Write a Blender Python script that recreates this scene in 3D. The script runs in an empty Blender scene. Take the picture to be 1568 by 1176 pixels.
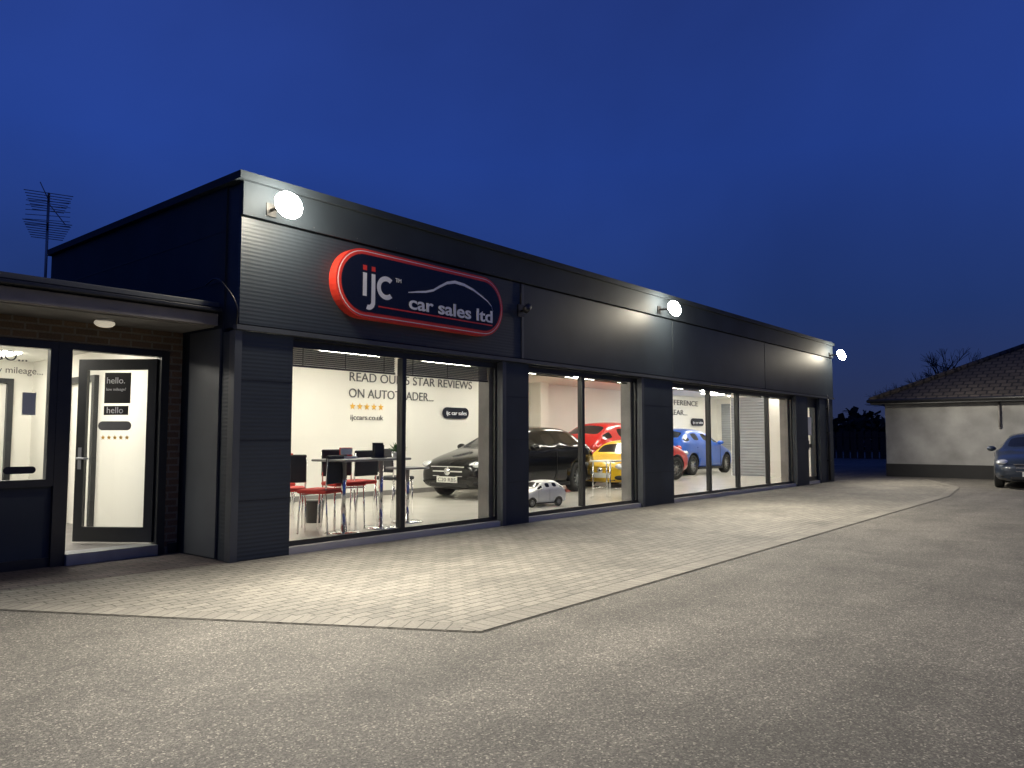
import bpy, bmesh, math, random
from mathutils import Vector, Matrix
random.seed(7)
scene=bpy.context.scene
COL=scene.collection
# ---------------------------------------------------------------- materials
def newmat(name):
    m=bpy.data.materials.new(name); m.use_nodes=True
    nt=m.node_tree; b=nt.nodes['Principled BSDF']
    return m,nt,b
def simple(name,col,rough=.5,metal=0,noise=.12,nscale=6,bump=0,coat=0,spec=.5):
    m,nt,b=newmat(name)
    N=nt.nodes; Lk=nt.links
    tc=N.new('ShaderNodeTexCoord'); no=N.new('ShaderNodeTexNoise'); no.inputs['Scale'].default_value=nscale; no.inputs['Detail'].default_value=5
    Lk.new(tc.outputs['Object'],no.inputs['Vector'])
    r=N.new('ShaderNodeValToRGB')
    r.color_ramp.elements[0].position=.3; r.color_ramp.elements[1].position=.7
    r.color_ramp.elements[0].color=tuple(c*(1-noise) for c in col)+(1,)
    r.color_ramp.elements[1].color=tuple(min(1,c*(1+noise)) for c in col)+(1,)
    Lk.new(no.outputs['Fac'],r.inputs['Fac']); Lk.new(r.outputs['Color'],b.inputs['Base Color'])
    b.inputs['Roughness'].default_value=rough; b.inputs['Metallic'].default_value=metal
    b.inputs['Specular IOR Level'].default_value=spec
    if coat: b.inputs['Coat Weight'].default_value=coat; b.inputs['Coat Roughness'].default_value=.04
    if bump:
        bp=N.new('ShaderNodeBump'); bp.inputs['Strength'].default_value=bump; bp.inputs['Distance'].default_value=.01
        Lk.new(no.outputs['Fac'],bp.inputs['Height']); Lk.new(bp.outputs['Normal'],b.inputs['Normal'])
    return m
def emis(name,col,s):
    m,nt,b=newmat(name)
    b.inputs['Base Color'].default_value=col+(1,)
    b.inputs['Emission Color'].default_value=col+(1,); b.inputs['Emission Strength'].default_value=s
    return m
def glassmat(name,tint=(.96,.98,.97)):
    m=bpy.data.materials.new(name); m.use_nodes=True; nt=m.node_tree; N=nt.nodes; N.clear()
    o=N.new('ShaderNodeOutputMaterial'); mx=N.new('ShaderNodeMixShader'); t=N.new('ShaderNodeBsdfTransparent'); g=N.new('ShaderNodeBsdfGlossy')
    f=N.new('ShaderNodeLayerWeight'); f.inputs['Blend'].default_value=.5
    pw=N.new('ShaderNodeMath'); pw.operation='POWER'; pw.inputs[1].default_value=4.5
    mu=N.new('ShaderNodeMath'); mu.operation='MULTIPLY_ADD'; mu.inputs[1].default_value=.65; mu.inputs[2].default_value=.04
    t.inputs['Color'].default_value=tint+(1,); g.inputs['Roughness'].default_value=.01
    nt.links.new(f.outputs['Facing'],pw.inputs[0]); nt.links.new(pw.outputs[0],mu.inputs[0]); nt.links.new(mu.outputs[0],mx.inputs[0]); nt.links.new(t.outputs[0],mx.inputs[1]); nt.links.new(g.outputs[0],mx.inputs[2]); nt.links.new(mx.outputs[0],o.inputs[0])
    return m
def ribbed(name,col,period=.045,rough=.42,strength=.6,axis='Z'):
    m,nt,b=newmat(name); N=nt.nodes; Lk=nt.links
    tc=N.new('ShaderNodeTexCoord'); w=N.new('ShaderNodeTexWave'); w.wave_type='BANDS'; w.bands_direction=axis; w.wave_profile='SIN'
    w.inputs['Scale'].default_value=2*math.pi/20/period; w.inputs['Distortion'].default_value=0
    Lk.new(tc.outputs['Object'],w.inputs['Vector'])
    no=N.new('ShaderNodeTexNoise'); no.inputs['Scale'].default_value=1.7; no.inputs['Detail'].default_value=6; Lk.new(tc.outputs['Object'],no.inputs['Vector'])
    mx=N.new('ShaderNodeMix'); mx.data_type='RGBA'
    mx.inputs['A'].default_value=tuple(c*.8 for c in col)+(1,); mx.inputs['B'].default_value=tuple(c*1.2 for c in col)+(1,)
    Lk.new(no.outputs['Fac'],mx.inputs['Factor']); Lk.new(mx.outputs['Result'],b.inputs['Base Color'])
    bp=N.new('ShaderNodeBump'); bp.inputs['Strength'].default_value=strength; bp.inputs['Distance'].default_value=.012
    Lk.new(w.outputs['Fac'],bp.inputs['Height']); Lk.new(bp.outputs['Normal'],b.inputs['Normal'])
    b.inputs['Roughness'].default_value=rough
    return m
def brickmat(name,c1,c2,mortar,bw,bh,ms=.01,rot=(0,0,0),rough=.85,bump=.6,stain=.3,uvmode='XY',stscale=.6,patch=False):
    m,nt,b=newmat(name); N=nt.nodes; Lk=nt.links
    tc=N.new('ShaderNodeTexCoord')
    src=tc.outputs['Object']
    if uvmode=='XZ':
        s=N.new('ShaderNodeSeparateXYZ'); c=N.new('ShaderNodeCombineXYZ'); a=N.new('ShaderNodeMath'); a.operation='ADD'
        Lk.new(src,s.inputs[0]); Lk.new(s.outputs[0],a.inputs[0]); Lk.new(s.outputs[1],a.inputs[1]); Lk.new(a.outputs[0],c.inputs[0]); Lk.new(s.outputs[2],c.inputs[1]); src=c.outputs[0]
    mp=N.new('ShaderNodeMapping'); mp.inputs['Rotation'].default_value=rot; Lk.new(src,mp.inputs['Vector'])
    br=N.new('ShaderNodeTexBrick'); br.inputs['Scale'].default_value=1; br.inputs['Brick Width'].default_value=bw; br.inputs['Row Height'].default_value=bh
    br.inputs['Mortar Size'].default_value=ms; br.inputs['Mortar Smooth'].default_value=.3; br.inputs['Bias'].default_value=0
    br.inputs['Color1'].default_value=c1+(1,); br.inputs['Color2'].default_value=c2+(1,); br.inputs['Mortar'].default_value=mortar+(1,)
    Lk.new(mp.outputs[0],br.inputs['Vector'])
    no=N.new('ShaderNodeTexNoise'); no.inputs['Scale'].default_value=stscale; no.inputs['Detail'].default_value=9; no.inputs['Roughness'].default_value=.68
    Lk.new(tc.outputs['Object'],no.inputs['Vector'])
    mr=N.new('ShaderNodeMapRange'); mr.inputs['From Min'].default_value=.3; mr.inputs['From Max'].default_value=.7; mr.inputs['To Min'].default_value=1-stain; mr.inputs['To Max'].default_value=1+stain*.5
    Lk.new(no.outputs['Fac'],mr.inputs['Value'])
    n2=N.new('ShaderNodeTexNoise'); n2.inputs['Scale'].default_value=60; n2.inputs['Detail'].default_value=4; Lk.new(tc.outputs['Object'],n2.inputs['Vector'])
    mr2=N.new('ShaderNodeMapRange'); mr2.inputs['From Min'].default_value=.3; mr2.inputs['From Max'].default_value=.7; mr2.inputs['To Min'].default_value=.8; mr2.inputs['To Max'].default_value=1.2
    Lk.new(n2.outputs['Fac'],mr2.inputs['Value'])
    mm=N.new('ShaderNodeMath'); mm.operation='MULTIPLY'; Lk.new(mr.outputs[0],mm.inputs[0]); Lk.new(mr2.outputs[0],mm.inputs[1])
    v=N.new('ShaderNodeVectorMath'); v.operation='SCALE'; Lk.new(br.outputs['Color'],v.inputs[0]); Lk.new(mm.outputs[0],v.inputs['Scale'])
    Lk.new(v.outputs[0],b.inputs['Base Color'])
    iv=N.new('ShaderNodeMath'); iv.operation='SUBTRACT'; iv.inputs[0].default_value=1; Lk.new(br.outputs['Fac'],iv.inputs[1])
    ad=N.new('ShaderNodeMath'); ad.operation='MULTIPLY_ADD'; Lk.new(n2.outputs['Fac'],ad.inputs[0]); ad.inputs[1].default_value=.35; Lk.new(iv.outputs[0],ad.inputs[2])
    bp=N.new('ShaderNodeBump'); bp.inputs['Strength'].default_value=bump; bp.inputs['Distance'].default_value=.008
    Lk.new(ad.outputs[0],bp.inputs['Height']); Lk.new(bp.outputs['Normal'],b.inputs['Normal'])
    b.inputs['Roughness'].default_value=rough
    return m
def asphaltmat():
    m,nt,b=newmat('asphalt'); N=nt.nodes; Lk=nt.links
    tc=N.new('ShaderNodeTexCoord')
    def noise(s,d=4,r=.55,dist=0,vec=None):
        n=N.new('ShaderNodeTexNoise'); n.inputs['Scale'].default_value=s; n.inputs['Detail'].default_value=d; n.inputs['Roughness'].default_value=r; n.inputs['Distortion'].default_value=dist; Lk.new(vec or tc.outputs['Object'],n.inputs['Vector']); return n
    vo=N.new('ShaderNodeTexVoronoi'); vo.inputs['Scale'].default_value=115; Lk.new(tc.outputs['Object'],vo.inputs['Vector'])
    hs=N.new('ShaderNodeSeparateColor'); Lk.new(vo.outputs['Color'],hs.inputs[0])
    cr=N.new('ShaderNodeValToRGB'); e=cr.color_ramp.elements
    e[0].position=0; e[0].color=(.066,.060,.052,1); e[1].position=1; e[1].color=(.38,.35,.29,1)
    k=cr.color_ramp.elements.new(.5); k.color=(.118,.109,.094,1)
    k=cr.color_ramp.elements.new(.9); k.color=(.18,.167,.142,1)
    Lk.new(hs.outputs[0],cr.inputs['Fac'])
    mp=N.new('ShaderNodeMapping'); mp.inputs['Rotation'].default_value=(0,0,math.radians(-18)); mp.inputs['Scale'].default_value=(.22,1.5,1); Lk.new(tc.outputs['Object'],mp.inputs['Vector'])
    streak=noise(.9,6,.6,.8,mp.outputs[0])
    big=noise(.28,8,.62,.6); mid=noise(1.6,7,.7,.3); fine=noise(160,3)
    def rng(n,a,bb,lo=.3,hi=.7):
        r=N.new('ShaderNodeMapRange'); r.inputs['From Min'].default_value=lo; r.inputs['From Max'].default_value=hi; r.inputs['To Min'].default_value=a; r.inputs['To Max'].default_value=bb; Lk.new(n.outputs['Fac'],r.inputs['Value']); return r
    ms=[rng(big,.62,1.32),rng(mid,.76,1.2),rng(fine,.65,1.35),rng(streak,.78,1.14)]
    cur=ms[0].outputs[0]
    for q in ms[1:]:
        mm=N.new('ShaderNodeMath'); mm.operation='MULTIPLY'; Lk.new(cur,mm.inputs[0]); Lk.new(q.outputs[0],mm.inputs[1]); cur=mm.outputs[0]
    v=N.new('ShaderNodeVectorMath'); v.operation='SCALE'; Lk.new(cr.outputs['Color'],v.inputs[0]); Lk.new(cur,v.inputs['Scale'])
    Lk.new(v.outputs[0],b.inputs['Base Color'])
    bp=N.new('ShaderNodeBump'); bp.inputs['Strength'].default_value=.7; bp.inputs['Distance'].default_value=.006
    ad=N.new('ShaderNodeMath'); ad.operation='ADD'; Lk.new(fine.outputs['Fac'],ad.inputs[0]); Lk.new(hs.outputs[1],ad.inputs[1])
    Lk.new(ad.outputs[0],bp.inputs['Height']); Lk.new(bp.outputs['Normal'],b.inputs['Normal'])
    b.inputs['Roughness'].default_value=.85
    return m
M={}
M['asphalt']=asphaltmat()
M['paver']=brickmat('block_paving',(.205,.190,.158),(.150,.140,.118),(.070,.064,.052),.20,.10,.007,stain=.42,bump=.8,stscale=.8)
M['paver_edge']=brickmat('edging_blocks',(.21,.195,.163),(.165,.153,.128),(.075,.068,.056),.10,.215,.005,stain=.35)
M['paver_eave_shade']=brickmat('dark_eave_shade_blocks',(.11,.085,.08),(.08,.065,.063),(.03,.028,.025),.20,.10,.007,stain=.3)  # dark apron blocks, with the eave's shade painted into their colour
M['brick']=brickmat('brown_brick',(.16,.105,.065),(.11,.075,.05),(.17,.15,.12),.225,.075,.012,uvmode='XZ')
M['redbrick']=brickmat('red_brick',(.33,.10,.055),(.25,.08,.05),(.2,.17,.14),.225,.075,.01,uvmode='XZ')
M['rib']=ribbed('ribbed_cladding',(.031,.041,.053),.042,.55,.15)
M['clad']=simple('smooth_cladding',(.030,.040,.052),.55,nscale=1.1,noise=.25,spec=.38)
M['band']=simple('upper_band_cladding',(.030,.040,.052),.72,nscale=1.1,noise=.25,spec=.3)
M['clad2']=simple('light_trim_cladding',(.07,.078,.088),.5,nscale=2,noise=.15)
M['frame']=simple('dark_frame',(.022,.024,.027),.35)
M['slat']=simple('blind_slats',(.045,.05,.06),.45)
M['joint']=simple('panel_joint',(.012,.013,.015),.6)
M['soffit']=simple('grey_soffit',(.20,.19,.18),.6,nscale=3,noise=.2)
M['white']=simple('white_plaster',(.82,.80,.74),.7,noise=.03,nscale=1)
M['ceil']=simple('ceiling_white',(.8,.79,.74),.8,noise=.03)
M['floor']=simple('showroom_floor',(.60,.575,.52),.22,noise=.05,nscale=2)
M['shutter']=ribbed('roller_shutter',(.30,.32,.34),.09,.4,1.0)
M['glass']=glassmat('window_glass')
M['panel']=emis('ceiling_light',(1,.95,.84),27)
M['flood']=emis('floodlight_led',(1,.90,.70),200)
M['black']=simple('black_plastic',(.012,.012,.013),.4)
M['rubber']=simple('tyre_rubber',(.018,.018,.018),.8)
M['chrome']=simple('chrome',(.75,.75,.76),.12,metal=1,noise=.03)
M['alloy']=simple('alloy_wheel',(.45,.46,.47),.28,metal=.9,noise=.05)
M['carglass']=simple('car_glass',(.010,.012,.014),.05,noise=.05,spec=.5,coat=.3)
M['p_black']=simple('paint_black',(.004,.004,.005),.12,coat=.0,noise=.05,spec=.45)
M['p_red']=simple('paint_red',(.50,.012,.010),.3,coat=.6,noise=.05)
M['p_blue']=simple('paint_blue',(.015,.10,.50),.3,coat=.5,noise=.05)
M['p_yellow']=simple('paint_yellow',(.80,.50,.02),.3,coat=.6,noise=.05)
M['p_white']=simple('paint_white',(.78,.78,.76),.3,coat=1,noise=.03)
M['p_grey']=simple('paint_grey',(.03,.042,.065),.3,metal=.3,coat=.7,noise=.05)
M['lamp']=simple('headlamp',(.75,.78,.8),.1,metal=.4,coat=1)
M['tail']=simple('tail_lamp',(.45,.01,.01),.2,coat=1)
M['plate']=simple('number_plate',(.8,.8,.75),.4,noise=.03)
M['signblack']=simple('sign_navy_black',(.010,.012,.022),.25,noise=.1)
M['signred']=simple('sign_red',(.75,.05,.03),.35,noise=.05)
M['signwhite']=simple('sign_white',(.85,.86,.88),.4,noise=.02)
M['textgrey']=simple('wall_text_grey',(.11,.11,.115),.6)
M['gold']=simple('gold_stars',(.75,.42,.05),.5)
M['render']=simple('painted_render',(.285,.283,.272),.85,nscale=1.3,noise=.28,bump=.4)
M['plinth']=simple('black_plinth',(.02,.02,.02),.8)
M['tile']=brickmat('roof_tiles',(.10,.083,.066),(.07,.058,.047),(.02,.018,.015),.30,.28,.03,stain=.35,bump=1)
M['wood']=simple('fence_wood',(.05,.035,.025),.85)
M['bark']=simple('bark',(.035,.03,.027),.9,nscale=12,noise=.3)
M['leaf']=simple('dark_hedge',(.02,.028,.018),.9,nscale=2,noise=.4)
M['green']=simple('plant_green',(.06,.16,.04),.6,nscale=8,noise=.3)
M['redseat']=simple('red_fabric',(.55,.03,.02),.7)
M['darkfab']=simple('dark_fabric',(.03,.033,.04),.75)
M['tabletop']=simple('grey_tabletop',(.20,.20,.21),.3)
M['alu']=simple('aerial_aluminium',(.35,.36,.38),.45,metal=.6)
M['glow']=emis('bulkhead_diffuser',(1,.9,.7),.35)
# ---------------------------------------------------------------- helpers
def link(o,parent=None):
    COL.objects.link(o)
    if parent: o.parent=parent
    return o
def empty(name,loc=(0,0,0),rz=0):
    e=bpy.data.objects.new(name,None); e.location=loc; e.rotation_euler=(0,0,rz); e.empty_display_size=.3
    COL.objects.link(e); return e
def meshobj(name,verts,faces,mat,parent=None,smooth=False):
    me=bpy.data.meshes.new(name); me.from_pydata(verts,[],faces); me.update()
    mats=mat if isinstance(mat,list) else [mat]
    for k in mats: me.materials.append(k)
    if smooth:
        for p in me.polygons: p.use_smooth=True
    return link(bpy.data.objects.new(name,me),parent)
BF=[(0,3,2,1),(4,5,6,7),(0,1,5,4),(1,2,6,5),(2,3,7,6),(3,0,4,7)]
def bv(x0,x1,y0,y1,z0,z1):
    return [(x0,y0,z0),(x1,y0,z0),(x1,y1,z0),(x0,y1,z0),(x0,y0,z1),(x1,y0,z1),(x1,y1,z1),(x0,y1,z1)]
def box(name,x0,x1,y0,y1,z0,z1,mat,parent=None,bevel=0):
    o=meshobj(name,bv(x0,x1,y0,y1,z0,z1),BF,mat,parent)
    if bevel:
        md=o.modifiers.new('b','BEVEL'); md.width=bevel; md.segments=3
    return o
def pane(name,x0,x1,y,z0,z1,parent):
    return meshobj(name,[(x0,y,z0),(x1,y,z0),(x1,y,z1),(x0,y,z1)],[(0,1,2,3)],M['glass'],parent)
def boxes(name,lst,mat,parent=None):
    V=[];F=[]
    for b in lst:
        n=len(V); V+=bv(*b); F+=[tuple(i+n for i in f) for f in BF]
    return meshobj(name,V,F,mat,parent)
def tube(V,F,p,q,r0,r1,n=8):
    p=Vector(p);q=Vector(q);d=(q-p)
    if d.length<1e-6: return
    d.normalize(); a=d.orthogonal().normalized(); b=d.cross(a); s=len(V)
    for c,r in((p,r0),(q,r1)):
        for i in range(n):
            t=2*math.pi*i/n; V.append(tuple(c+a*math.cos(t)*r+b*math.sin(t)*r))
    for i in range(n):
        j=(i+1)%n; F.append((s+i,s+j,s+n+j,s+n+i))
    F.append(tuple(s+i for i in reversed(range(n)))); F.append(tuple(s+n+i for i in range(n)))
def tubes(name,segs,mat,parent=None,n=8,smooth=True):
    V=[];F=[]
    for sg in segs:
        tube(V,F,sg[0],sg[1],sg[2],sg[3] if len(sg)>3 else sg[2],n)
    return meshobj(name,V,F,mat,parent,smooth)
def ellip(name,c,s,mat,parent=None,seg=20):
    bm=bmesh.new(); bmesh.ops.create_uvsphere(bm,u_segments=seg,v_segments=seg//2,radius=1)
    bmesh.ops.scale(bm,vec=s,verts=bm.verts); bmesh.ops.translate(bm,vec=c,verts=bm.verts)
    me=bpy.data.meshes.new(name); bm.to_mesh(me); bm.free(); me.materials.append(mat)
    for p in me.polygons: p.use_smooth=True
    return link(bpy.data.objects.new(name,me),parent)
def text(name,s,size,loc,mat,parent=None,rot=(math.pi/2,0,0),ext=.004,width=None,align='LEFT',off=0,sx=1):
    c=bpy.data.curves.new(name,'FONT'); c.body=s; c.size=size; c.extrude=ext; c.align_x=align; c.offset=off
    c.materials.append(mat); o=bpy.data.objects.new(name,c); o.location=loc; o.rotation_euler=rot
    link(o,parent)
    if width:
        bpy.context.view_layer.update()
        o.scale=(width/max(o.dimensions.x,.001),1,1)
    return o
def star(name,cx,y,cz,r,mat,parent,n=5):
    V=[];F=[]
    for k in range(n):
        s=len(V); x=cx+k*r*2.3; V.append((x,y,cz))
        for i in range(10):
            a=math.pi/2+i*math.pi/5; rr=r if i%2==0 else r*.42
            V.append((x+rr*math.cos(a),y,cz+rr*math.sin(a)))
        for i in range(10): F.append((s,s+1+(i+1)%10,s+1+i))
    return meshobj(name,V,F,mat,parent)
# ---------------------------------------------------------------- ground
def sheet(name,pts,z,mat):
    return meshobj(name,[(x,y,z) for x,y in pts],[tuple(range(len(pts)))],mat)
sheet('ground',[(-300,-300),(300,-300),(300,300),(-300,300)],0,M['asphalt'])
sheet('paved_forecourt',[(.98,8.4),(3.8,3.45),(19.0,3.5),(22.5,3.9),(26.2,5.4),(26.2,7.3),(23.5,7.3),(4.2,7.3),(4.2,8.4)],.004,M['paver'])
sheet('entrance_paving',[(-3,8.42),(-3,7.7),(3.0,7.42),(4.22,7.32),(4.22,8.42)],.008,M['paver_eave_shade'])  # apron sheet by the door, coloured darker for the shade under the eave
def edge(name,pts):
    for i in range(len(pts)-1):
        p=Vector(pts[i]);q=Vector(pts[i+1]); Ln=(q-p).length; a=math.atan2(q.y-p.y,q.x-p.x)
        o=meshobj(name,[(0,.012,0),(Ln,.012,0),(Ln,.215,0),(0,.215,0)],[(0,1,2,3)],M['paver_edge'])
        o.location=(p.x,p.y,.008+.002*i); o.rotation_euler=(0,0,a)
edge('paving_edge',[(.98,8.4),(3.8,3.45),(19.0,3.5),(22.5,3.9),(26.2,5.4)])
# ---------------------------------------------------------------- showroom
B=empty('car_showroom_building')
YF=7.30
pillars=[(4.24,4.92),(8.5,9.10),(12.46,13.66),(20.42,21.33),(22.29,23.46)]
for i,(a,b) in enumerate(pillars):
    box('pillar_%d'%i,a,b,YF,YF+.28,0,2.40,M['rib'] if i in(0,) else M['clad'],B,.006)
    jl=[]
    for z in(.62,1.25,1.88): jl.append((a+.002,b-.002,YF-.003,YF+.01,z,z+.007))
    boxes('pillar_joints_%d'%i,jl,M['joint'],B)
    boxes('pillar_trim_%d'%i,[(a-.035,a+.045,YF-.02,YF+.09,0.0,2.398)],M['clad2'] if i<3 else M['clad'],B)
# fascia
box('fascia_wall',4.26,23.44,YF+.02,YF+.28,2.44,3.98,M['clad'],B)
box('fascia_ribbed',4.24,8.87,YF-.03,YF+.018,2.47,3.60,M['rib'],B)
px=[8.90,13.62,18.3,23.46]
for i in range(3):
    box('fascia_panel_%d'%i,px[i]+.012,px[i+1]-.012,YF-.03,YF+.018,2.47,3.60,M['clad'],B,.004)
boxes('fascia_vertical_trim',[(8.875,8.93,YF-.045,YF-.031,2.47,3.60)],M['clad2'],B)
box('fascia_upper_band',4.24,23.46,YF-.05,YF+.018,3.625,3.99,M['band'],B,.005)
boxes('fascia_bottom_trim',[(4.20,23.48,YF-.055,YF+.015,2.405,2.455)],M['clad2'],B)
fx=[]
for X in [4.5+.62*k for k in range(31)]:
    fx.append((X,X+.014,YF-.053,YF-.049,3.66,3.674))
boxes('cladding_fixings',fx,M['clad2'],B)
boxes('roof_cap',[(4.18,23.52,YF-.09,YF+.30,3.995,4.08),(4.18,4.5,YF+.30,12.6,3.995,4.08),(23.2,23.52,YF+.3,10.4,3.995,4.08)],M['band'],B)
box('soffit_lintel',4.92,22.3,YF+.02,YF+.28,2.38,2.438,M['frame'],B)
# walls
box('side_wall',4.24,4.42,YF+.282,12.57,0,3.99,M['band'],B)
box('side_wall_lining',4.42,4.44,YF+.282,12.40,.08,2.8,M['white'],B)
jl=[(4.236,4.25,YF+.3,12.5,z,z+.015) for z in(2.95,3.5)]
boxes('side_wall_joints',jl,M['joint'],B)
box('side_wall_column',4.215,4.235,YF+.30,8.25,.02,2.44,M['clad2'],B)
box('back_wall',4.42,14.0,12.40,12.57,0,3.85,M['white'],B)
box('return_wall',13.82,14.0,12.572,13.3,0,3.85,M['white'],B)
box('rear_back_wall',13.82,28.7,13.3,13.5,0,3.85,M['white'],B)
box('end_wall',23.26,23.44,YF+.282,10.4,0,3.9,M['white'],B)
box('end_wall_outer',23.44,23.46,YF+.282,10.198,0,3.99,M['clad'],B)
box('rear_front_wall',23.46,28.5,10.2,10.4,0,3.85,M['white'],B)
box('rear_end_wall',28.5,28.7,10.2,13.3,0,3.85,M['white'],B)
box('floor_slab',4.42,23.26,YF+.02,12.4,-.02,.08,M['floor'],B)
box('floor_slab_rear',14.0,28.5,12.402,13.3,-.02,.078,M['floor'],B)
box('floor_slab_side',23.262,28.5,10.402,12.4,-.02,.079,M['floor'],B)
box('ceiling',4.42,23.26,YF+.282,12.4,2.8,2.86,M['ceil'],B)
box('ceiling_rear',14.0,28.5,12.402,13.3,2.801,2.86,M['ceil'],B)
box('ceiling_side',23.262,28.5,10.402,12.4,2.802,2.86,M['ceil'],B)
box('roof',4.42,23.26,YF+.28,12.57,3.86,3.95,M['frame'],B)
box('roof_rear',13.82,28.7,10.2,13.5,3.852,3.90,M['frame'],B)
box('shutter_end',23.225,23.258,9.2,10.36,.08,2.55,M['shutter'],B)
box('shutter_rear',28.46,28.498,10.9,13.1,.08,2.6,M['shutter'],B)
boxes('skirting',[(4.44,13.8,12.385,12.4,.08,.18),(14,28.4,13.285,13.3,.08,.18)],M['soffit'],B)
box('internal_column',16.6,16.95,12.9,13.28,.08,2.798,M['white'],B)
pl=[]
X=5.6
while X<23:
    for y in(8.7,10.9): pl.append((X,X+1.2,y,y+.3,2.775,2.798))
    X+=2.45
for X in(24.3,26.4): pl.append((X,X+1.2,11.6,11.9,2.775,2.798))
boxes('ceiling_light_panels',pl,M['panel'],B)
# glazing
YG=YF+.14
wins=[(4.92,8.5,[6.65]),(9.10,12.46,[10.69]),(13.66,20.42,[15.49,16.98,18.77])]
for i,(a,b,ms) in enumerate(wins):
    pane('window_glass_%d'%i,a,b,YG,.10,2.38,B)
    fr=[(a,b,YG-.035,YG-.003,.075,.135),(a,b,YG-.035,YG-.003,2.30,2.38),(a,a+.05,YG-.035,YG-.003,.135,2.30),(b-.06,b,YG-.035,YG-.003,.135,2.30)]
    fr+=[(m-.033,m+.033,YG-.05,YG-.003,.135,2.30) for m in ms]
    fr+=[(m-.033,m+.033,YG+.003,YG+.05,.135,2.30) for m in ms]
    boxes('window_frame_%d'%i,fr,M['frame'],B)
    boxes('window_threshold_%d'%i,[(a,b,YF+.03,YF+.2,0,.07)],M['redbrick'],B)
    boxes('jamb_lining_%d'%i,[(b-.012,b-.002,YG-.12,YG-.036,.08,2.38),(b-.1,b-.002,YG+.05,YG+.26,.08,2.38)],M['soffit'],B)
# blinds: tilted slats, nearly closed
V=[];F=[]
def slat(a,b,z,h=.024):
    n=len(V); V.extend([(a,YG+.075,z),(b,YG+.075,z),(b,YG+.098,z+h),(a,YG+.098,z+h)]); F.append((n,n+1,n+2,n+3))
bl=[]
for (a,b) in((5.0,6.6),(6.70,8.4)):
    for k in range(10): slat(a,b,2.118+k*.0235)
    bl.append((a,b,YG+.06,YG+.12,2.345,2.379)); bl.append((a,b,YG+.07,YG+.105,2.092,2.114))
    for q in(.12,.5,.88):
        x=a+(b-a)*q; bl.append((x-.004,x+.004,YG+.066,YG+.07,2.10,2.36))
for (a,b) in((9.2,10.6),(10.75,12.3),(13.7,15.4),(15.5,16.9),(17.0,18.7),(18.8,20.3)):
    for k in range(3): slat(a,b,2.29+k*.0225)
    bl.append((a,b,YG+.07,YG+.105,2.272,2.286))
boxes('blind_rails',bl,M['frame'],B)
meshobj('venetian_blinds',V,F,M['slat'],B)
# far glazed door
D=empty('showroom_door'); 
boxes('frame',[(21.33,21.45,YG-.05,YG+.01,.05,2.38),(22.17,22.29,YG-.05,YG+.01,.05,2.38),(21.45,22.17,YG-.05,YG+.01,2.12,2.38),(21.45,22.17,YG-.05,YG+.01,.05,.2)],M['frame'],D)
pane('glass',21.45,22.17,YG-.01,.2,2.12,D)
box('notice',21.55,21.95,YG-.018,YG-.012,1.35,1.85,M['plate'],D)
box('handle',21.5,21.52,YG-.1,YG-.06,.95,1.2,M['chrome'],D)
box('letterbox',21.6,21.95,YG-.022,YG-.012,1.0,1.1,M['black'],D)
# wall lettering
text('wall_text_1','READ OUR 5 STAR REVIEWS',.26,(9.65,12.38,2.42),M['textgrey'],B,width=3.6)
text('wall_text_2','ON AUTOTRADER...',.26,(9.65,12.38,2.09),M['textgrey'],B,width=2.35)
text('wall_text_3','ijccars.co.uk',.15,(9.7,12.38,1.64),M['textgrey'],B,width=.85)
star('wall_stars',9.76,12.385,1.91,.08,M['gold'],B)
text('wall_text_4','THE DIFFERENCE',.27,(23.2,13.28,2.46),M['textgrey'],B,width=3.6)
text('wall_text_5','IS CLEAR...',.27,(23.9,13.28,2.10),M['textgrey'],B,width=2.0)
# ---------------------------------------------------------------- pill sign
def pill(name,x0,x1,z0,z1,y0,y1,mat,parent,n=20):
    r=(z1-z0)/2; cz=(z0+z1)/2; P=[]
    for i in range(n+1):
        a=-math.pi/2+math.pi*i/n; P.append((x1-r+r*math.cos(a),cz+r*math.sin(a)))
    for i in range(n+1):
        a=math.pi/2+math.pi*i/n; P.append((x0+r+r*math.cos(a),cz+r*math.sin(a)))
    k=len(P); V=[(x,y0,z) for x,z in P]+[(x,y1,z) for x,z in P]
    F=[tuple(range(k)),tuple(reversed(range(k,2*k)))]+[(i,k+i,k+(i+1)%k,(i+1)%k) for i in range(k)]
    return meshobj(name,V,F,mat,parent)
S=empty('shop_sign',(0,0,0))
y=YF-.03
pill('red_tray',5.36,8.30,2.70,3.53,y-.13,y,M['signred'],S)
pill('white_line',5.385,8.275,2.725,3.505,y-.134,y-.131,M['signwhite'],S)
pill('red_line',5.395,8.265,2.735,3.495,y-.138,y-.135,M['signred'],S)
pill('black_face',5.43,8.23,2.77,3.46,y-.143,y-.139,M['signblack'],S)
ys=y-.146
def arcring(cx,cz,r0,r1,a0,a1,n=24):
    V=[];F=[]
    for i in range(n+1):
        a=a0+(a1-a0)*i/n
        V+= [(cx+r0*math.cos(a),ys,cz+r0*math.sin(a)),(cx+r1*math.cos(a),ys,cz+r1*math.sin(a))]
    for i in range(n): F.append((2*i,2*i+1,2*i+3,2*i+2))
    return V,F
V=[];F=[]
def addp(v,f):
    n=len(V); V.extend(v); F.extend([tuple(i+n for i in q) for q in f])
def rect(x0,x1,z0,z1): addp([(x0,ys,z0),(x1,ys,z0),(x1,ys,z1),(x0,ys,z1)],[(0,1,2,3)])
rect(5.74,5.80,2.96,3.24)
rect(5.87,5.93,2.90,3.24)
addp(*arcring(5.83,2.90,.04,.10,-math.pi*.62,0))
addp(*arcring(6.10,3.10,.085,.145,math.radians(48),math.radians(312)))
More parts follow.
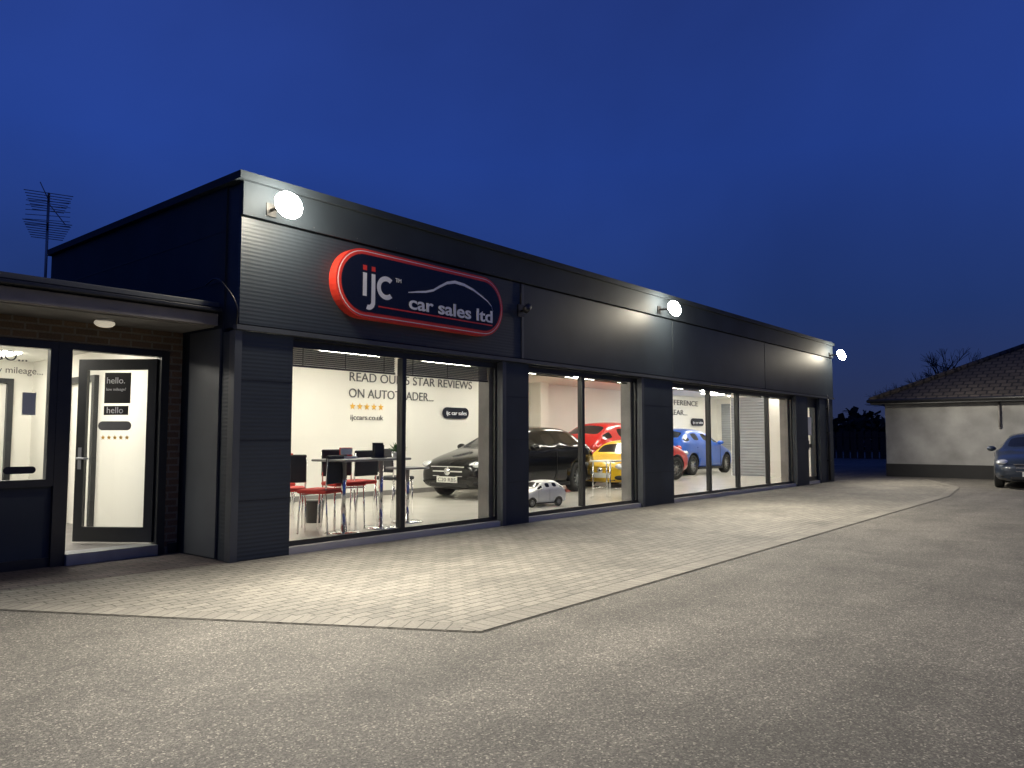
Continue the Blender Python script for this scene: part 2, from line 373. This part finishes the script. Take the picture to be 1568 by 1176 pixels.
pts=[(6.46,3.10,.006),(6.6,3.125,.012),(6.76,3.15,.016),(6.90,3.19,.018),(7.02,3.26,.020),(7.15,3.325,.022),(7.30,3.36,.024),(7.48,3.35,.022),(7.66,3.31,.018),(7.82,3.25,.014),(7.96,3.19,.010),(8.04,3.13,.007),(8.07,3.06,.003)]
cv=[]
for i in range(len(pts)): cv+= [(pts[i][0],ys,pts[i][1]-pts[i][2]*.7),(pts[i][0],ys,pts[i][1]+pts[i][2])]
addp(cv,[(2*i,2*i+2,2*i+3,2*i+1) for i in range(len(pts)-1)])
meshobj('logo_white',V,F,M['signwhite'],S)
V=[];F=[]
rect(5.74,5.80,3.27,3.33); rect(5.87,5.93,3.27,3.33); rect(5.98,8.06,2.85,2.868)
meshobj('logo_red',V,F,M['signred'],S)
text('tm','TM',.07,(6.25,ys,3.20),M['signwhite'],S)
text('sign_lettering','car sales ltd',.235,(6.47,ys,2.90),M['signwhite'],S,width=1.58,off=.004)
s2=pill('wall_logo',12.3,13.15,1.72,1.97,12.36,12.385,M['signblack'],B)
text('wall_logo_text','ijc car sales',.13,(12.4,12.355,1.80),M['signwhite'],B,width=.66)
pill('wall_logo_b',26.2,27.2,1.72,2.0,13.24,13.28,M['signblack'],B)
text('wall_logo_text_b','ijc car sales',.13,(26.3,13.235,1.80),M['signwhite'],B,width=.8)
# ---------------------------------------------------------------- floodlights
def floodlight(x,z,power):
    e=empty('floodlight',(x,YF-.33,z))
    tubes('arm',[((0,.28,.03),(0,.05,.03),.018),((0,.05,.03),(0,.0,0),.018)],M['black'],e)
    box('wall_plate',-.06,.06,.265,.28,-.04,.10,M['black'],e)
    t=math.radians(-22)
    h=empty('head'); h.parent=e; h.rotation_euler=(t,0,0)
    tubes('housing',[((0,-.03,0),(0,.04,0),.13,.10)],M['black'],h,28)
    o=ellip('led_face',(0,-.06,0),(.155,.10,.155),M['flood'],h,28)
    ld=bpy.data.lights.new('beam','SPOT'); ld.energy=power; ld.spot_size=math.radians(172); ld.spot_blend=.8; ld.shadow_soft_size=.1; ld.color=(1,.93,.79)
    lo=bpy.data.objects.new('beam',ld); link(lo,e); lo.location=(0,-.26,-.02)
    lo.rotation_euler=Vector((0,-.94,-.34)).to_track_quat('-Z','Y').to_euler()
    return e
floodlight(4.57,3.71,3000); floodlight(13.05,3.71,2300); floodlight(23.15,3.66,1300)
# cctv
c=empty('security_camera',(8.86,YF-.05,3.18))
tubes('bracket',[((0,.0,.0),(0,-.14,.02),.02)],M['black'],c); tubes('body',[((-.02,-.14,.03),(-.16,-.22,-.03),.045)],M['black'],c,16); tubes('sun_shield',[((.0,-.13,.05),(-.18,-.235,-.02),.055)],M['frame'],c,16)
box('junction_box',-.07,.07,0,.03,-.08,.1,M['black'],c)
tubes('conduit',[((.0,.015,.1),(.0,.015,.42),.012)],M['black'],c)
c=empty('rainwater_downpipe',(22.9,YF-.05,0)); tubes('pipe',[((0,0,.05),(0,0,2.4),.035),((0,0,2.4),(0,.05,2.5),.035)],M['frame'],c); boxes('clips',[(-.06,.06,-.04,.05,z,z+.04) for z in(.6,1.4,2.1)],M['frame'],c)
# ---------------------------------------------------------------- annexe
A=empty('office_annexe')
YA=8.4
box('brick_pier',4.06,4.21,YA,YA+.2,0,2.46,M['brick'],A)
box('brick_head',-3,4.058,YA,YA+.2,2.24,2.46,M['brick'],A)
box('brick_side',-3,.8,YA,YA+.2,0,2.238,M['brick'],A)
box('spandrel_panel',.8,2.93,YA+.04,YA+.12,.10,.80,M['clad'],A)
boxes('plinth',[(.8,3.0,YA+.02,YA+.2,0,.10),(4.1,4.2,YA-.02,YA,0,.12)],M['frame'],A)
boxes('window_frame',[(.8,2.93,YA-.01,YA+.07,.80,.87),(.8,2.93,YA-.01,YA+.07,2.16,2.236),(.8,.87,YA-.01,YA+.07,.87,2.16),(2.86,2.93,YA-.01,YA+.07,.87,2.16),(1.78,1.85,YA-.01,YA+.07,.87,2.16)],M['frame'],A)
pane('window_glass',.87,2.86,YA+.03,.87,2.16,A)
boxes('door_frame',[(2.93,3.06,YA-.015,YA+.1,.0,2.236),(3.97,4.058,YA-.015,YA+.1,.0,2.236),(3.06,3.97,YA-.015,YA+.1,2.17,2.236)],M['frame'],A)
box('threshold',3.06,3.97,YA-.06,YA+.2,0,.12,M['alu'],A)
box('floor',-3,4.2,YA+.2,13.0,-.02,.115,M['soffit'],A)
boxes('inner_walls',[(-3,4.2,13.0,13.15,0,2.46),(-3.15,-3,YA,13.15,0,2.46),(4.2,4.235,YA+.2,13.0,0,2.46),(2.3,2.4,10.6,13.0,.115,2.42)],M['white'],A)
box('inner_ceiling',-3,4.2,YA+.2,13.0,2.42,2.46,M['ceil'],A)
boxes('light_panels',[(3.0,3.6,9.4,10.0,2.40,2.418),(.9,1.5,9.6,10.2,2.40,2.418),(3.0,3.6,11.6,12.2,2.40,2.418),(1.9,2.5,9.2,9.8,2.40,2.418)],M['panel'],A)
box('roof_slab',-3.3,4.21,7.78,13.2,2.50,2.66,M['frame'],A)
box('soffit_board',-3.3,4.21,7.72,YA+.2,2.463,2.498,M['soffit'],A)
box('fascia_board',-3.3,4.2,7.62,7.70,2.47,2.60,M['soffit'],A,.006)
box('gutter_edge',-3.3,4.2,7.54,7.69,2.61,2.65,M['frame'],A,.01)
box('roof_felt_edge',-3.3,4.2,7.60,7.78,2.662,2.72,M['clad2'],A,.01)
boxes('inner_door_frame',[(2.98,3.06,12.93,12.998,.115,2.15),(3.85,3.93,12.93,12.998,.115,2.15),(3.06,3.85,12.93,12.998,2.08,2.15),(4.14,4.198,10.6,10.68,.115,2.1),(4.14,4.198,11.5,11.58,.115,2.1),(4.14,4.198,10.68,11.5,2.02,2.1)],M['frame'],A)
c=empty('bulkhead_lamp',(3.22,8.05,2.462)); ellip('diffuser',(0,0,-.035),(.10,.07,.045),M['glow'],c); tubes('base',[((0,0,-.02),(0,0,0),.085)],M['p_white'],c,20)
# open door leaf
dl=empty('open_glass_door',(3.965,YA+.06,0),math.radians(-54))
w=.90
boxes('leaf_frame',[(-.10,0,-.025,.025,.14,2.15),(-w,-w+.10,-.025,.025,.14,2.15),(-w+.1,-.1,-.025,.025,.14,.30),(-w+.1,-.1,-.025,.025,2.03,2.15)],M['frame'],dl)
pane('leaf_glass',-w+.1,-.1,0,.30,2.03,dl)
box('poster',-.60,-.30,-.014,-.008,1.66,2.0,M['black'],dl)
text('poster_text','hello.',.10,(-.58,-.016,1.88),M['signwhite'],dl,ext=.001)
text('poster_text_b','low mileage?',.045,(-.58,-.016,1.80),M['signwhite'],dl,ext=.001)
box('poster_lower',-.60,-.32,-.014,-.008,1.53,1.63,M['black'],dl)
text('poster_text_c','hello',.10,(-.57,-.016,1.55),M['signwhite'],dl,ext=.001)
pill('door_logo',-.66,-.28,1.36,1.46,-.012,-.008,M['textgrey'],dl)
star('door_stars',-.60,-.012,1.28,.03,M['gold'],dl)
tubes('handle',[((-w+.05,-.03,1.05),(-w+.05,-.08,1.05),.012),((-w+.05,-.08,1.05),(-w+.18,-.08,1.05),.012)],M['alu'],dl)
box('handle_plate',-w+.03,-w+.07,-.03,-.026,.93,1.17,M['alu'],dl)
# window decals on annexe
text('window_text','low mileage...',.09,(2.32,YA+.02,1.90),M['textgrey'],A,ext=.001)
text('window_text_b','GO...',.14,(2.36,YA+.02,2.02),M['textgrey'],A,ext=.001)
pill('window_logo',2.50,2.78,.93,1.0,YA+.022,YA+.026,M['signblack'],A)
box('window_notice',2.64,2.76,YA+.034,YA+.038,1.5,1.72,M['plate'],A)
r=empty('reception_desk',(1.9,10.2,.115)); box('front',-.8,.8,-.02,.02,0,1.05,M['p_white'],r); box('top',-.85,.85,-.05,.6,1.05,1.09,M['tabletop'],r); boxes('sides',[(-.8,-.76,.02,.55,0,1.05),(.76,.8,.02,.55,0,1.05)],M['p_white'],r)
r=empty('filing_cabinet',(2.75,12.5,.115)); box('carcass',-.3,.3,-.3,.3,0,1.3,M['alu'],r,.01); boxes('drawers',[(-.27,.27,-.312,-.3,.05+.31*k,.33+.31*k) for k in range(4)],M['soffit'],r); boxes('pulls',[(-.08,.08,-.33,-.312,.2+.31*k,.22+.31*k) for k in range(4)],M['chrome'],r)
def curve(name,pts,r,mat,parent=None):
    c=bpy.data.curves.new(name,'CURVE'); c.dimensions='3D'; c.bevel_depth=r; s=c.splines.new('BEZIER'); s.bezier_points.add(len(pts)-1)
    for p,co in zip(s.bezier_points,pts): p.co=co; p.handle_left_type=p.handle_right_type='AUTO'
    c.materials.append(mat); o=bpy.data.objects.new(name,c); return link(o,parent)
curve('wall_cable',[(4.20,7.9,2.95),(4.15,7.6,2.97),(4.12,7.35,2.85),(4.17,7.2,2.62),(4.2,7.25,2.45)],.009,M['black'])
# aerial
a=empty('tv_aerial',(3.48,10.5,0))
sg=[((0,0,2.66),(0,0,4.34),.016)]
for z,l in((4.22,.55),(3.86,.6)):
    sg.append(((-.1,-.30,z+.03),(.1,.30,z-.03),.010))
    for k in range(8):
        t=-1+2*k/7
        c0=Vector((.1*t,.30*t,z-.03*t)); hw=.26-.012*k
        sg.append((c0-Vector((.95,-.3,0))*hw,c0+Vector((.95,-.3,0))*hw,.005))
for k in range(6):
    z=3.92+.06*k; sg.append(((-.22,.1,z),(.22,-.1,z+.02),.004))
sg.append(((-.12,-.05,4.44),(0,0,4.25),.006)); sg.append(((.02,.02,4.2),(.24,.1,4.0),.006))
tubes('mast_and_elements',sg,M['alu'],a,6)
# ---------------------------------------------------------------- cars
def wheel(name,x,y,z,r,parent,side):
    prof=[(.62*r,-.10),(.93*r,-.10),(1.0*r,-.07),(1.0*r,.07),(.93*r,.10),(.62*r,.10)]
    n=32;V=[];F=[]
    for i in range(n):
        a=2*math.pi*i/n
        for (q,w) in prof: V.append((x+q*math.cos(a),y+w,z+q*math.sin(a)))
    k=len(prof)
    for i in range(n):
        j=(i+1)%n
        for m in range(k): F.append((i*k+m,i*k+(m+1)%k,j*k+(m+1)%k,j*k+m))
    meshobj(name+'_tyre',V,F,M['rubber'],parent,True)
    V=[];F=[]; yo=y+side*.085
    for i in range(n):
        a=2*math.pi*i/n
        for q,w in((.66*r,.0),(.58*r,0),(.58*r,-.05*side),(.66*r,-.05*side)): V.append((x+q*math.cos(a),yo+w,z+q*math.sin(a)))
    for i in range(n):
        j=(i+1)%n
        for m in range(4): F.append((i*4+m,i*4+(m+1)%4,j*4+(m+1)%4,j*4+m))
    for s in range(10):
        a=2*math.pi*s/10+.1; d=(math.cos(a),math.sin(a)); t=(-d[1],d[0]); b=len(V)
        for q,wd in((.1*r,.05*r),(.6*r,.035*r)):
            for sg_ in(-1,1):
                for dy in(-.01*side,-.04*side):
                    V.append((x+d[0]*q+t[0]*wd*sg_,yo+dy,z+d[1]*q+t[1]*wd*sg_))
        F+= [(b,b+2,b+6,b+4),(b+1,b+5,b+7,b+3),(b,b+4,b+5,b+1),(b+2,b+3,b+7,b+6)]
    meshobj(name+'_rim',V,F,M['alloy'],parent)
    tubes(name+'_hub',[((x,yo,z),(x,yo-.05*side,z),.14*r)],M['alloy'],parent,16)
    tubes(name+'_backing',[((x,yo-.07*side,z),(x,yo-.09*side,z),.64*r)],M['black'],parent,24)
def make_car(name,L,W,H,paint,loc,yaw,plate='',style='hatch',scale=1):
    e=empty(name,loc,yaw)
    sx=L/4.3; sy=W/1.8; sz=H/1.45
    st=[(0.00,.30,.60,.54,.60,.58,.42),(0.07,.20,.74,.62,.74,.70,.56),(0.38,.17,.85,.72,.86,.81,.66),(0.9,.17,.95,.84,.90,.91,.72),
        (1.22,.17,1.00,.93,.90,.98,.74),(2.02,.17,1.41,.97,.90,1.34,.61),(2.72,.17,1.47,.985,.90,1.40,.60),(3.42,.17,1.43,1.0,.90,1.36,.59),
        (3.98,.17,1.12,1.0,.88,1.09,.64),(4.2,.20,.98,.86,.82,.95,.62),(4.3,.30,.72,.64,.72,.70,.5)]
    bm=bmesh.new(); rings=[]
    for (x,zb,zc,zs,ws,zr,wr) in st:
        half=[(0,zb),(ws*.86,zb),(ws*.99,zb+.10),(ws*1.01,(zb+zs)*.5+.03),(ws,zs),(wr,zr),(wr*.55,zc-.012),(0,zc)]
        ring=[]
        for (yy,zz) in half: ring.append(bm.verts.new(((x-2.15)*sx,yy*sy,zz*sz)))
        for (yy,zz) in half[-2:0:-1]: ring.append(bm.verts.new(((x-2.15)*sx,-yy*sy,zz*sz)))
        rings.append(ring)
    n=len(rings[0]); fmap={}
    for i in range(len(rings)-1):
        for j in range(n):
            k=(j+1)%n
            fmap[(i,j)]=bm.faces.new((rings[i][j],rings[i][k],rings[i+1][k],rings[i+1][j]))
    bm.faces.new(rings[0][::-1]); bm.faces.new(rings[-1])
    bmesh.ops.recalc_face_normals(bm,faces=bm.faces)
    groups=[]
    for j in(4,9):
        for i in(4,5,6,7): groups.append([fmap[(i,j)]])
    groups.append([fmap[(4,j)] for j in(5,6,7,8)])
    groups.append([fmap[(7,j)] for j in(5,6,7,8)])
    for g in groups:
        bmesh.ops.inset_region(bm,faces=g,thickness=.035,depth=-.006,use_even_offset=True)
        for f in g: f.material_index=1
    me=bpy.data.meshes.new('body'); bm.to_mesh(me); bm.free()
    for m_ in(paint,M['carglass'],M['black']): me.materials.append(m_)
    for p in me.polygons: p.use_smooth=True
    tmp=bpy.data.objects.new('tmpbody',me); COL.objects.link(tmp)
    ss=tmp.modifiers.new('s','SUBSURF'); ss.levels=2; ss.render_levels=2
    R=.325; wx=[(.84-2.15)*sx,(3.42-2.15)*sx]
    if L<2.5: wx=[(.95-2.15)*sx,(3.3-2.15)*sx]; R=.27
    cut=[]
    for x in wx:
        for s in(-1,1):
            V=[];F=[]; tube(V,F,(x,s*(W/2-.26),R+.015),(x,s*(W/2+.2),R+.015),R+.055,R+.055,36)
            cm=bpy.data.meshes.new('cut'); cm.from_pydata(V,[],F); cm.materials.append(M['black']); co=bpy.data.objects.new('cut',cm); COL.objects.link(co); cut.append(co)
            md=tmp.modifiers.new('b','BOOLEAN'); md.operation='DIFFERENCE'; md.object=co; md.solver='EXACT'
            try: md.material_mode='TRANSFER'
            except Exception: pass
    bpy.context.view_layer.update()
    dg=bpy.context.evaluated_depsgraph_get()
    nm=bpy.data.meshes.new_from_object(tmp.evaluated_get(dg)); nm.name='body'
    body=bpy.data.objects.new('body',nm); link(body,e)
    for o in cut+[tmp]: bpy.data.objects.remove(o)
    for i,x in enumerate(wx):
        for s in(-1,1): wheel('wheel_%d%s'%(i,'l' if s>0 else 'r'),x,s*(W/2-.115),R,R,e,s)
    X0=-L/2; X1=L/2
    for s in(-1,1):
        ellip('headlight%d'%s,(X0+.25*sx,s*.655*sy,.665*sz),(.20,.16,.08),M['lamp'],e)
        ellip('fog_recess%d'%s,(X0+.12*sx,s*.60*sy,.34*sz),(.08,.13,.06),M['black'],e)
        ellip('tail_light%d'%s,(X1-.16*sx,s*.70*sy,.84*sz),(.12,.12,.09),M['tail'],e)
        ellip('mirror%d'%s,(X0+1.58*sx,s*.99*sy,1.0*sz),(.075,.11,.07),paint,e)
        boxes('door_seams%d'%s,[(X0+q*sx,X0+(q+.012)*sx,s*.912*sy-.004,s*.912*sy+.004,.30*sz,.90*sz) for q in(1.42,2.5,)],M['black'],e)
        boxes('door_handle%d'%s,[(X0+q*sx,X0+(q+.17)*sx,s*.915*sy-.012,s*.915*sy+.012,.84*sz,.865*sz) for q in(2.25,3.0)],paint,e)
        boxes('sill%d'%s,[(X0+1.2*sx,X0+3.05*sx,s*.86*sy-.03,s*.86*sy+.03,.17*sz,.24*sz)],M['black'],e)
    box('grille',X0+.015,X0+.2,-.42*sy,.42*sy,.46*sz,.62*sz,M['black'],e,.03)
    boxes('grille_bars',[(X0+.004,X0+.03,-.38*sy,.38*sy,.53*sz,.555*sz)],M['chrome'],e)
    boxes('grille_surround',[(X0+.006,X0+.03,-.43*sy,.43*sy,.625*sz,.64*sz),(X0+.006,X0+.03,-.38*sy,.38*sy,.445*sz,.457*sz)],M['chrome'],e)
    tubes('badge',[((X0-.006,0,.54*sz),(X0+.03,0,.54*sz),.075)],M['chrome'],e,20)
    box('lower_intake',X0+.02,X0+.2,-.50*sy,.50*sy,.24*sz,.33*sz,M['black'],e,.02)
    box('number_plate',X0-.012,X0+.012,-.26,.26,.325*sz,.325*sz+.115,M['plate'],e)
    box('number_plate_rear',X1-.06,X1+.012,-.26,.26,.55*sz,.55*sz+.11,M['gold'],e)
    if plate:
        text('plate_text',plate,.10,(X0-.016,.23,.325*sz+.022),M['black'],e,rot=(math.pi/2,0,-math.pi/2),ext=.001,width=.46)
    e.scale=(scale,)*3
    return e
make_car('black_hatchback_car',4.3,1.80,1.45,M['p_black'],(12.85,10.75,.08),math.radians(3),'C20 RBS')
make_car('red_hatchback_car',4.3,1.80,1.62,M['p_red'],(18.65,11.55,.08),math.radians(172),'')
make_car('yellow_microcar',2.2,1.45,1.15,M['p_yellow'],(16.35,10.15,.08),math.radians(3),'')
make_car('blue_hatchback_car',4.1,1.75,1.5,M['p_blue'],(23.75,12.2,.08),math.radians(180),'')
make_car('grey_estate_car',4.5,1.82,1.43,M['p_grey'],(24.75,2.45,0),math.radians(4),'YG07 KXW')
t=make_car('toy_ride_on_car',4.0,2.3,1.9,M['p_white'],(10.75,8.45,.08),math.radians(-15),'',scale=.24)
# ---------------------------------------------------------------- furniture
def chair(loc,yaw,seat,back,h=.48):
    e=empty('visitor_chair',loc,yaw)
    box('seat',-.23,.23,-.22,.22,h,h+.055,seat,e,.025)
    b=box('backrest',-.22,.22,.20,.24,h+.12,h+.48,back,e,.018)
    tubes('legs',[((-.21,-.2,0),(-.21,-.17,h),.011),((.21,-.2,0),(.21,-.17,h),.011),((-.21,.24,0),(-.21,.2,h),.011),((.21,.24,0),(.21,.2,h),.011),((-.21,.2,h),(-.21,.23,h+.44),.011),((.21,.2,h),(.21,.23,h+.44),.011),((-.21,-.17,h-.02),(.21,-.17,h-.02),.011)],M['chrome'],e)
    return e
chair((5.85,8.75,.08),math.radians(150),M['redseat'],M['darkfab'],.50)
chair((6.6,10.1,.08),math.radians(-30),M['redseat'],M['redseat'],.48)
chair((6.45,8.35,.08),math.radians(-12),M['redseat'],M['darkfab'],.56)
chair((7.0,8.8,.08),math.radians(185),M['redseat'],M['darkfab'],.54)
chair((5.95,8.15,.08),math.radians(200),M['redseat'],M['darkfab'],.50)
chair((8.0,9.1,.08),math.radians(90),M['darkfab'],M['darkfab'],.55)
def pedestal_table(name,loc,yaw,l,w,h,cols,top):
    e=empty(name,loc,yaw); box('top',-l/2,l/2,-w/2,w/2,h-.03,h,top,e,.012)
    sg=[]
    for c in cols: sg+= [((c,0,.015),(c,0,h-.03),.03),((c,0,0),(c,0,.018),.23,.20)]
    tubes('pedestals',sg,M['chrome'],e,24)
    return e
pedestal_table('sales_table',(6.45,7.95,.08),math.radians(8),1.25,.6,.93,(-.35,.35),M['tabletop'])
pedestal_table('coffee_table',(7.5,8.25,.08),0,.45,.45,.78,(0,),M['tabletop'])
e=empty('display_table',(13.0,8.4,.08)); box('top',-.3,.3,-.25,.25,.72,.75,M['plate'],e,.01); tubes('legs',[((a*.26,b*.2,0),(a*.24,b*.2,.72),.014) for a in(-1,1) for b in(-1,1)]+[((-.26,-.2,.2),(.26,-.2,.2),.01),((-.26,.2,.2),(.26,.2,.2),.01)],M['chrome'],e)
e=empty('brochure_holder',(6.75,7.98,1.01)); box('back',-.09,.09,.03,.04,0,.2,M['black'],e); box('leaflets',-.08,.08,.0,.028,.01,.17,M['darkfab'],e); box('base',-.1,.1,-.04,.05,0,.01,M['black'],e)
e=empty('leaflet_stack',(6.25,8.05,1.01)); box('leaflets',-.12,.12,-.08,.08,0,.03,M['plate'],e); box('cover',-.1,.1,.0,.01,.03,.14,M['signred'],e); box('card',-.09,.09,-.012,-.002,.05,.13,M['plate'],e)
def plant(loc,h,r,n=60):
    e=empty('potted_plant',loc)
    V=[];F=[]; tube(V,F,(0,0,0),(0,0,h*.35),r*.35,r*.5,16); meshobj('pot',V,F,M['p_white'],e)
    V=[];F=[]
    for i in range(n):
        a=random.uniform(0,6.28); el=random.uniform(.3,1.3); l=random.uniform(.5,1)*r*1.2
        d=Vector((math.cos(a)*math.cos(el),math.sin(a)*math.cos(el),math.sin(el)))
        p=Vector((0,0,h*.35)); s=d.cross(Vector((0,0,1))).normalized()*l*.12; q=p+d*l; m_=p+d*l*.5
        b=len(V); V+= [tuple(p),tuple(m_+s),tuple(q-Vector((0,0,l*.15))),tuple(m_-s)]; F.append((b,b+1,b+2,b+3))
    meshobj('leaves',V,F,M['green'],e)
plant((7.0,7.9,1.01),.2,.16); plant((13.35,12.0,.08),1.9,.5,90)
e=empty('waste_bin',(6.6,9.2,.08)); V=[];F=[]; tube(V,F,(0,0,0),(0,0,.3),.11,.14,20); meshobj('body',V,F,M['black'],e); tubes('rim',[((0,0,.3),(0,0,.315),.147)],M['frame'],e,20)
# ---------------------------------------------------------------- bungalow
G=empty('rendered_bungalow')
xw=27.6; yc=6.9
box('front_wall',xw,xw+7.5,-9,yc,0.42,2.52,M['render'],G)
box('plinth',xw-.02,xw+7.52,-9.02,yc+.02,0,.42,M['plinth'],G)
ex=xw-.4; ey=yc+.35; ze=2.50; s=4.15; tp=math.tan(math.radians(25.5)); zr=ze+s*tp
ex2=ex+2*s; ey2=-9.4
def slope(name,q,long_dir):
    p0=Vector(q[0]); u=(Vector(q[1])-p0).normalized(); nrm=u.cross(Vector(q[2])-p0).normalized(); v=nrm.cross(u)
    mat=Matrix((u,v,nrm)).transposed().to_4x4(); mat.translation=p0; inv=mat.inverted()
    o=meshobj(name,[tuple(inv@Vector(k)) for k in q],[tuple(range(len(q)))],M['tile'],G); o.matrix_local=mat
    return o
slope('roof_front',[(ex,ey,ze),(ex,ey2,ze),(ex+s,ey2,zr),(ex+s,ey-s,zr)],1)
slope('roof_hip',[(ex2,ey,ze),(ex,ey,ze),(ex+s,ey-s,zr)],1)
slope('roof_back',[(ex2,ey2,ze),(ex2,ey,ze),(ex+s,ey-s,zr),(ex+s,ey2,zr)],1)
tubes('hip_and_ridge_tiles',[((ex,ey,ze+.02),(ex+s,ey-s,zr+.02),.09),((ex+s,ey-s,zr+.02),(ex+s,ey2,zr+.02),.09),((ex2,ey,ze+.02),(ex+s,ey-s,zr+.02),.09)],M['tile'],G,10)
tubes('gutter',[((ex-.05,ey+.05,ze-.02),(ex-.05,ey2,ze-.02),.06),((ex-.05,ey+.05,ze-.02),(ex2,ey+.05,ze-.02),.06)],M['black'],G,10)
box('eaves_soffit',ex,ex2,ey2,ey,ze-.12,ze-.04,M['frame'],G)
tubes('downpipe',[((xw-.05,3.65,1.6),(xw-.05,3.65,2.4),.03),((xw-.05,3.65,1.6),(xw+.02,3.65,1.55),.03)],M['soffit'],G)
# ---------------------------------------------------------------- fence & distance
e=empty('timber_fence'); fl=[]
for k in range(70): 
    y_=10+k*.42; fl.append((50,50.03,y_,y_+.34,0,1.62+random.uniform(-.06,.06)))
boxes('boards',fl,M['wood'],e); boxes('rails',[(49.95,50,10,39.4,.4,.48),(49.95,50,10,39.4,1.3,1.38)],M['wood'],e)
boxes('posts',[(49.88,49.98,10+k*2.1,10.1+k*2.1,0,1.8) for k in range(14)],M['wood'],e)
V=[];F=[]
for k in range(16000):
    y_=random.uniform(-60,110); x_=random.uniform(80,88)
    top=4.2+1.4*math.sin(y_*.21)+.9*math.sin(y_*.57+1)+.5*math.sin(y_*1.7)
    z_=random.random()*top; c0=Vector((x_,y_,z_)); a=Vector([random.gauss(0,1) for _ in range(3)]).normalized()*random.uniform(.25,.6); b=Vector([random.gauss(0,1) for _ in range(3)]).normalized()*random.uniform(.25,.6)
    n=len(V); V+= [tuple(c0-a),tuple(c0+b),tuple(c0+a),tuple(c0-b)]; F.append((n,n+1,n+2,n+3))
meshobj('distant_hedgerow',V,F,M['leaf'])
def bare_tree(loc,h,seed):
    rnd=random.Random(seed); V=[];F=[]
    def grow(p,d,l,r,dep):
        q=p+d*l; tube(V,F,p,q,r,r*.7,5)
        if dep==0: return
        for k in range(rnd.choice((2,3,3))):
            nd=(d+Vector((rnd.gauss(0,.42),rnd.gauss(0,.42),rnd.gauss(.08,.25)))).normalized()
            grow(p+d*l*rnd.uniform(.65,1),nd,l*rnd.uniform(.62,.85),r*.6,dep-1)
    grow(Vector((0,0,0)),Vector((0,0,1)),h*.28,h*.025,6)
    o=meshobj('bare_tree',V,F,M['bark']); o.location=loc
bare_tree((51,9.2,0),7.2,3); bare_tree((53,7.6,0),6.6,5); bare_tree((49,11.3,0),5.6,8); bare_tree((60,10.5,0),8.0,12)
# ---------------------------------------------------------------- world
w=bpy.data.worlds.new('World'); scene.world=w; w.use_nodes=True; nt=w.node_tree; N=nt.nodes; bg=N['Background']
tc=N.new('ShaderNodeTexCoord'); sp=N.new('ShaderNodeSeparateXYZ'); nt.links.new(tc.outputs['Generated'],sp.inputs[0])
cr=N.new('ShaderNodeValToRGB'); el=cr.color_ramp.elements
el[0].position=0; el[0].color=(.026,.034,.080,1); el[1].position=1; el[1].color=(.008,.014,.075,1)
for p,c in((.05,(.022,.034,.098)),(.15,(.015,.036,.145)),(.34,(.015,.044,.235)),(.55,(.017,.040,.205))):
    k=cr.color_ramp.elements.new(p); k.color=c+(1,)
nt.links.new(sp.outputs[2],cr.inputs['Fac'])
no=N.new('ShaderNodeTexNoise'); no.inputs['Scale'].default_value=1.3; no.inputs['Detail'].default_value=5; no.inputs['Distortion'].default_value=.4; nt.links.new(tc.outputs['Generated'],no.inputs['Vector'])
mr=N.new('ShaderNodeMapRange'); mr.inputs['From Min'].default_value=.3; mr.inputs['From Max'].default_value=.7; mr.inputs['To Min'].default_value=.76; mr.inputs['To Max'].default_value=1.26
nt.links.new(no.outputs['Fac'],mr.inputs['Value'])
v=N.new('ShaderNodeVectorMath'); v.operation='SCALE'; nt.links.new(cr.outputs['Color'],v.inputs[0]); nt.links.new(mr.outputs[0],v.inputs['Scale']); nt.links.new(v.outputs[0],bg.inputs['Color'])
bg.inputs['Strength'].default_value=1
# ---------------------------------------------------------------- camera
cd=bpy.data.cameras.new('camera'); cd.sensor_width=36; cd.lens=26.93; cd.clip_end=1000; cd.clip_start=.05
co=bpy.data.objects.new('camera',cd); COL.objects.link(co); co.location=(0,0,1.28); co.rotation_euler=(math.radians(94),0,math.radians(-50)); scene.camera=co
scene.view_settings.view_transform='Standard'; scene.view_settings.look='None'; scene.view_settings.exposure=0
